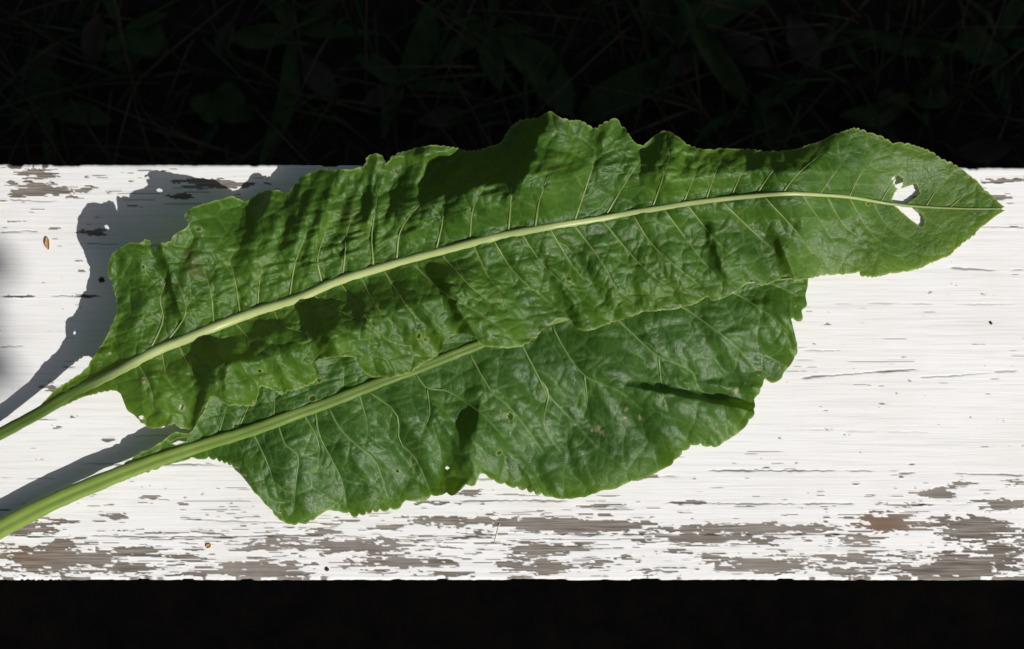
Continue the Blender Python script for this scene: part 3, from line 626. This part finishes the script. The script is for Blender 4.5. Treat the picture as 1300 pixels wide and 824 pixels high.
def leaf_fields(MID, zprof, VEINS, RIDGES, seed, vee, pucker, ripple, cross, env, cell):
    M = catmull(MID, 900)
    off = near_mid(M); ao = np.abs(off)
    base = np.interp(PX, [p[0] for p in zprof], [p[1] for p in zprof])
    H = base + 0
    up = off > 0
    # the two halves rise from the rib, then roll over towards the margin
    e = np.interp(PX, [p[0] for p in env], [p[1] for p in env])
    H += e * np.where(up, vee[0], vee[1]) * (1 - np.exp(-ao / 42))
    H -= e * np.where(up, vee[2], vee[3]) * smooth(60, 150, ao)
    # broad ruffles that grow outwards
    wx = PX + 14 * vnoise(PX / 90, PY / 90, seed + 3); wy = PY + 14 * vnoise(PX / 90, PY / 90, seed + 4)
    g = smooth(8, 110, ao)
    sk = np.where(up, wx - 0.45 * off, wx + 0.55 * off)      # folds run along the side veins
    H += e * ripple * g * fbm(sk / 62, wy / 210, seed + 5, 2, .45)
    H += e * 0.34 * ripple * smooth(4, 60, ao) * fbm(sk / 26, wy / 75, seed + 7, 2)
    for f in RIDGES: H += ridge(f)
    # the rib itself is stiff: folds fade out where they meet it
    xr = np.arange(GW) + float(X0); yr = np.interp(xr, M[:, 0], M[:, 1]); hr = bilin(H, xr - X0, yr - Y0)
    kk = 91; hp = np.concatenate([np.full(kk // 2, hr[0]), hr, np.full(kk // 2, hr[-1])]); win = np.hanning(kk + 2)[1:-1]; hr = np.convolve(hp, win / win.sum(), 'valid')
    H = lerp(np.broadcast_to(hr, H.shape), H, smooth(5, 32, ao))
    # side veins sunk, tissue between puffed up
    VP = [catmull(v, 24) for v in VEINS]
    br = []; rs = np.random.RandomState(seed)
    for v in VP:
        L = np.hypot(*np.diff(v, axis=0).T).sum()
        for f in np.arange(0.3, 0.95, 16.0 / L):
            i = int(f * 22); d = v[i + 1] - v[i]; a = math.atan2(d[1], d[0]) + rs.choice([-1, 1]) * rs.uniform(.6, 1.2); ln = rs.uniform(14, 38) * (1.2 - .5 * f)
            p = [v[i]]
            for _ in range(4): a += rs.uniform(-.35, .35); p.append(p[-1] + ln / 4 * np.array([math.cos(a), math.sin(a)]))
            br.append(catmull(p, 10))
    D = dist_to_polys(VP, X0, Y0, GW, GH, 16); DB = dist_to_polys(br, X0, Y0, GW, GH, 16)
    pucker = pucker * np.interp(PX, [0, 880, 1060, 1200], [1, 1, .55 if pucker > 2 else 1, .45 if pucker > 2 else 1])
    H += pucker * 1.5 * (1 - np.exp(-D / 5.0)) - pucker + 0.8 * pucker * (1 - np.exp(-DB / 3.5))
    v1 = voronoi_edge(wx / cell, wy / (cell * .8), seed + 11); v2 = voronoi_edge(wx / 12.5 + 3, wy / 11, seed + 12)
    H += pucker * 0.9 * (1 - np.exp(-v1 * 4.5)) + pucker * 0.7 * fbm(wx / 24, wy / 20, seed + 17, 2) + pucker * 0.24 * smooth(0, .5, v2)
    # fine creases running across the veins near the rib
    ce = np.interp(PX, [0, 330, 400, 620, 760, 900], [.5, .9, 1.5, 1.3, .7, .25]) * np.where(up, smooth(10, 45, ao) * smooth(140, 80, ao) * .8 + .4, .45)
    H += cross * ce * smooth(150, 15, ao) * fbm(sk / 42, (PY + 0.25 * PX) / 7.5, seed + 13, 3)
    H += 0.55 * pucker * fbm(sk / 17, PY / 15, seed + 15, 2)
    vein = np.clip(np.maximum.reduce([0.8 * np.exp(-(D / 1.8) ** 2), 0.85 * np.exp(-(DB / 1.0) ** 2), 0.6 * np.exp(-(v1 * cell / 1.3) ** 2), 0.3 * np.exp(-(v2 * 12 / 1.1) ** 2)]), 0, 1)
    return M, off, H, vein, VP

Am, Aoff, AH, Av, AVP = leaf_fields(A_MID, [(-30, 14), (0, 20), (100, 40), (180, 62), (290, 54), (450, 56), (600, 64), (850, 50), (1000, 26), (1080, 9), (1150, 3.5), (1280, 3.5)], A_VEINS, A_RIDGES, 100, (16, 5, 4, 16), 2.2, 30, 2.9, [(0, .75), (200, .65), (330, .5), (470, .7), (600, .95), (660, .95), (780, .6), (900, .45), (1020, .3), (1080, .14), (1150, .1), (1280, .1)], 30)
Bm, Boff, BH, Bv, BVP = leaf_fields(B_MID, [(-40, 14), (0, 18), (150, 24), (400, 28), (650, 26), (1000, 16)], B_VEINS, B_RIDGES, 300, (4, 4, 0, 20), 1.75, 22, 0.9, [(0, 1), (1030, 1)], 40)
AH = np.maximum(AH, 4 + 0.15 * AH)
AH = lerp(AH, 4.5 + 0.15 * AH, np.exp(-(((PX - 1155) / 60) ** 2 + ((PY - 262) / 50) ** 2) ** 2))
BH = np.maximum(BH, 3.0 + 0.12 * np.maximum(BH, 0) + 0.8 * vnoise(PX / 14, PY / 14, 9))
# the lower leaf stays under the upper one
def inside_A():
    return poly_inside(PX, PY, A_UP + A_LO[::-1])
insA = inside_A(); insB = poly_inside(PX, PY, B_UP + B_LO[::-1])
def blur(A, r, it=2):
    for _ in range(it):
        for ax in (0, 1):
            p = np.concatenate([np.repeat(np.take(A, [0], ax), r, ax), A, np.repeat(np.take(A, [-1], ax), r + 1, ax)], ax)
            c = np.cumsum(p, ax); n = A.shape[ax]
            A = (np.take(c, np.arange(2 * r + 1, 2 * r + 1 + n) - 0, ax) - np.take(c, np.arange(0, n), ax)) / (2 * r + 1) if c.shape[ax] >= 2 * r + 1 + n else A
    return A
# keep the upper leaf clear of the lower one where they overlap
need = np.where(insA & insB & (PX > 190), BH + 5 - AH, -50.0)
lift = blur(np.maximum(need, 0), 9, 2)
AH = AH + lift
AH = np.where(insA & insB & (PX > 190), np.maximum(AH, BH + 3.5), AH)

def sample(A, px, py): return bilin(A, px - X0, py - Y0)

def build_leaf(label, MID, UP, LO, M, H, vein, VP, holes, mats, rib, seed, cren, scars, dips):
    root = empty('horseradish_leaf', tuple(px2w(M[450, 0], M[450, 1], 0)))
    tag(root, label, 'leaf', 'large green leaves lying on the bench')
    Vs, Fs, vn, mg = [], [], [], []; off = 0
    P_all = []
    for E, rows, cr in ((UP, 112, cren[0]), (LO, 112, cren[1])):
        G, v, tip = half_grid(M, E, 1.15, rows, cr)
        nc, nr = G.shape[:2]
        P_all.append(G.reshape(-1, 2))
        i = np.arange(nc * nr).reshape(nc, nr) + off
        Fs.append(np.stack([i[:-1, :-1], i[1:, :-1], i[1:, 1:], i[:-1, 1:]], -1).reshape(-1, 4)); off += nc * nr
        L = np.linalg.norm(G[:, -1] - G[:, 0], axis=1)[:, None]
        dpx = (1 - v) * L
        mg.append((np.exp(-(dpx / 1.7) ** 2) * (0.65 + 0.35 * tip[:, None])).ravel())
    P = np.vstack(P_all); F = np.vstack(Fs)
    # holes
    cen = P[F].mean(1); keep = np.ones(len(F), bool); hm = np.zeros(len(P))
    for hp in holes:
        a = np.asarray(hp); bb = (cen[:, 0] > a[:, 0].min() - 1) & (cen[:, 0] < a[:, 0].max() + 1) & (cen[:, 1] > a[:, 1].min() - 1) & (cen[:, 1] < a[:, 1].max() + 1)
        ii = np.where(bb)[0]; jx = 0.8 * vnoise(cen[ii, 0] / 3, cen[ii, 1] / 3, 5)
        keep[ii] &= ~poly_inside(cen[ii, 0] + jx, cen[ii, 1], hp)
        D = dist_to_polys([np.vstack([a, a[:1]])], X0, Y0, GW, GH, 6); hm = np.maximum(hm, np.exp(-(sample(D, P[:, 0], P[:, 1]) / 1.3) ** 2))
    F = F[keep]
    h = sample(H, P[:, 0], P[:, 1])
    V = px2w(P[:, 0], P[:, 1], h)
    # consistent upward normals
    a, b, c = V[F[:, 0]], V[F[:, 1]], V[F[:, 2]]
    nz = np.cross(b - a, c - a)[:, 2]; fl = nz < 0; F[fl] = F[fl][:, ::-1]
    o = mesh_obj('blade', V, F, mats[0], root)
    nv = len(o.data.vertices)
    fattr(o, 'vein', sample(vein, P[:, 0], P[:, 1])); m = np.concatenate(mg); fattr(o, 'margin', np.clip(np.maximum(m, 0.6 * hm), 0, 1))
    sc = np.zeros(len(P)); bl = np.zeros(len(P))
    for (x, y, r, kind) in scars:
        d = np.hypot(P[:, 0] - x, P[:, 1] - y) / r + 0.5 * vnoise(P[:, 0] / 3.5, P[:, 1] / 3.5, int(x) % 50)
        if kind: bl = np.maximum(bl, 0.55 * smooth(1.1, 0.3, d))
        else: sc = np.maximum(sc, smooth(0.9, 0.5, d))
    dm = np.concatenate([((1 - np.broadcast_to(np.linspace(0, 1, 112) ** 0.92, (len(x) // 112, 112))) * 60).ravel() for x in (P_all[0], P_all[1])])
    lowm = np.concatenate([np.full(len(P_all[0]), .45), np.full(len(P_all[1]), 1.0)])
    young_sunlit = np.clip(smooth(1020, 1220, P[:, 0]) * .8 + lowm * smooth(26, 3, dm) * .6 + .35 * vnoise(P[:, 0] / 60, P[:, 1] / 40, 8) - .05, 0, 1) if seed == 42 else 0.5 * smooth(14, 2, dm)  # yellow of sun shining through painted on tip and margins, plus young tissue
    fattr(o, 'young_sunlit', young_sunlit)
    fattr(o, 'scar', np.clip(sc, 0, 1)); fattr(o, 'blight', np.clip(bl, 0, 1))
    # midrib with its stalk
    n = 260; Q = resample(M, n); rr = np.interp(Q[:, 0], [p[0] for p in rib], [p[1] for p in rib]); gr = np.interp(Q[:, 0], [p[0] for p in rib], [p[2] for p in rib]); grn = np.interp(Q[:, 0], [p[0] for p in rib], [p[3] for p in rib])
    hh = sample(blur(H, 2, 1), Q[:, 0], Q[:, 1]) + np.interp(Q[:, 0], [850, 1000], [0.0, 0.8]) * rr
    k = 7; hh = np.convolve(np.concatenate([np.full(k // 2, hh[0]), hh, np.full(k // 2, hh[-1])]), np.ones(k) / k, 'valid')
    for x0, x1, d in dips: hh = hh - d * smooth(x0 - 14, x0 + 6, Q[:, 0]) * smooth(x1 + 12, x1 - 10, Q[:, 0])
    sd_ = 20; W = px2w(Q[:, 0], Q[:, 1], hh)
    rr = rr * (1 + 0.05 * vnoise(Q[:, 0] / 9, Q[:, 1] * 0, seed))
    Vr, Fr = tube(W, rr * S, sd_, gr, 0.8)
    r = mesh_obj('midrib', Vr, Fr, mats[1], root)
    ti = np.tile(np.arange(sd_), n); si = np.repeat(Q[:, 0], sd_)
    fattr(r, 'green', np.clip(np.repeat(grn, sd_) + 0.34 * vnoise(ti * 0.9 + 50, si / 130, seed + 3) + 0.16 * vnoise(ti * 1.7, si / 25, seed + 4) + .08, 0, 1))
    # side veins
    for v in VP:
        q = resample(v, 13); ln = np.hypot(*np.diff(v, axis=0).T).sum()
        t = np.linspace(0, 1, 13); rv = ((1.15 if seed == 42 else 1.2) * (1 - t) ** 0.8 + 0.3) * min(1.15, 0.62 + ln / 180) * (0.75 if q[0, 0] > 1000 else 1) * (0.68 if q[-1, 1] > q[0, 1] and seed == 42 else 0.9)
        hv = sample(H, q[:, 0], q[:, 1]) + 0.45 * rv - 0.5 * t ** 3
        Vv, Fv = tube(px2w(q[:, 0], q[:, 1], hv), rv * S, 6)
        s_ = mesh_obj('side_vein', Vv, Fv, mats[2], root); fattr(s_, 'green', np.repeat(0.15 + 0.6 * t, 6))
    return root

build_leaf('deep green toothed leaf partly covered by the other leaf, its stalk nearer the front edge', B_MID, B_UP, B_LO, Bm, BH, Bv, BVP, B_HOLES, (M_LEAF_B, M_RIB_B, M_VEIN_B),
           [(-40, 12, .45, .8), (0, 12, .45, .8), (100, 10.5, .5, .75), (200, 9, .5, .6), (300, 8.0, .45, .35), (420, 7.2, .4, .15), (600, 6.2, .4, .1), (800, 3.5, 0, .2), (1018, 1.2, 0, .2)], 41,
           ((2.2, 9, 1), (5.5, 17, 2)), [(758, 545, 6, 0), (765, 549, 4.5, 0), (750, 546, 3, 0), (812, 531, 3.5, 0), (794, 530, 3, 0), (935, 495, 4, 0), (795, 520, 3, 0), (933, 541, 2.4, 0), (925, 536, 1.6, 0), (964, 440, 1.8, 0), (967, 459, 1.6, 0), (963, 476, 1.6, 0),
            (946, 487, 2, 0), (989, 467, 1.5, 0), (997, 424, 1.6, 0), (1010, 389, 1.7, 0), (917, 525, 1.5, 0), (908, 562, 1.8, 0), (635, 522, 1.8, 0), (640, 512, 1.2, 0), (497, 528, 1.6, 0), (415, 525, 1.5, 0), (568, 594, 1.2, 0), (402, 633, 1.2, 0)], [])
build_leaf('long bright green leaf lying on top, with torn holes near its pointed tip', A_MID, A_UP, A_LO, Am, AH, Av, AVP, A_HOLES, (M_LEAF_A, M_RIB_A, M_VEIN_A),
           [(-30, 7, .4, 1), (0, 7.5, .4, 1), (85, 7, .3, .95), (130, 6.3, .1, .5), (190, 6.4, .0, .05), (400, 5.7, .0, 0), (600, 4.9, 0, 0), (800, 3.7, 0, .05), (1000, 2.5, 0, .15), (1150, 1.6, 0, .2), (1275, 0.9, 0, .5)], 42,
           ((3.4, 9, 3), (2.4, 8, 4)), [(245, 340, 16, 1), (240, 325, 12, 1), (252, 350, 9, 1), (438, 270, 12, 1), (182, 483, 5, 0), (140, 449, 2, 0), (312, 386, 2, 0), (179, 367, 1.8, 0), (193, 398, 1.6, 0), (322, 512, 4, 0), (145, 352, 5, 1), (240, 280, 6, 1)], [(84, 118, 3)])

# ------------------------------------------------------------------ small things on the seat
def scrap(name, x, y, L, W, rot, mat, label, cat, curl=0.3, group=None):
    V = []; F = []; n = 7
    for i in range(n):
        t = i / (n - 1); wd = W * S * (math.sin(math.pi * (0.06 + 0.88 * t)) ** 0.8) * .5
        for s in (-1, -.3, .4, 1): V.append(((t - .5) * L * S, s * wd + .1 * wd * math.sin(5 * t), (abs(s) ** 2 * curl * W + curl * W * .6 * math.sin(math.pi * t)) * S + 0.0003))
    for i in range(n - 1):
        for j in range(3): a = i * 4 + j; F.append((a, a + 1, a + 5, a + 4))
    m = len(V); V += [(v[0], v[1], v[2] - 0.0003) for v in V]; F += [tuple(m + q for q in f[::-1]) for f in list(F)]
    o = mesh_obj(name, V, F, mat); o.location = tuple(px2w(x, y, 0.6)); o.rotation_euler = (0, 0, rot)
    return tag(o, label, cat, group)
scrap('bud_scale', 61, 309, 16, 5.5, R(97), M_TAN, 'small tan curled bud scale lying on the white paint at the far left', 'bud scale', .4)
scrap('petal_scrap', 265, 693, 7, 5, R(40), M_TAN, 'tiny orange scrap on the flaked paint near the front edge', 'scrap', .3)
def straw(x0, y0, x1, y1, r, label, mat=M_PALE, name='straw_bit'):
    pts = px2w(np.linspace(x0, x1, 5), np.linspace(y0, y1, 5) + np.array([0, .5, .8, .5, 0]), np.full(5, 0.35 + .5 * r))
    V, F = tube(pts, np.array([.6, 1, 1, .9, .4]) * r * S, 6)
    tag(mesh_obj(name, V, F, mat), label, 'straw')
straw(634, 664, 627, 690, .8, 'pale straw bit lying over bare wood near the front edge')
for x, y, r, lab in [(1258, 410, 1.9, 'dark speck on clean white paint at right'), (415, 723, 2.4, 'round dark speck on the flaked paint near the front edge'), (129, 355, 3.6, 'dark crumb in the leaf shadow left of the top leaf')]:
    bm = bmesh.new(); bmesh.ops.create_icosphere(bm, subdivisions=2, radius=r * S)
    for v in bm.verts: v.co *= 1 + .3 * math.sin(v.co.x * 9000 + v.co.y * 7000 + x); v.co.z *= .6
    me = bpy.data.meshes.new('dirt_speck'); bm.to_mesh(me); bm.free(); me.materials.append(M_SPECK)
    o = bpy.data.objects.new('dirt_speck', me); C.objects.link(o); o.location = tuple(px2w(x, y, 0.6 + r * .4)); tag(o, lab, 'speck')
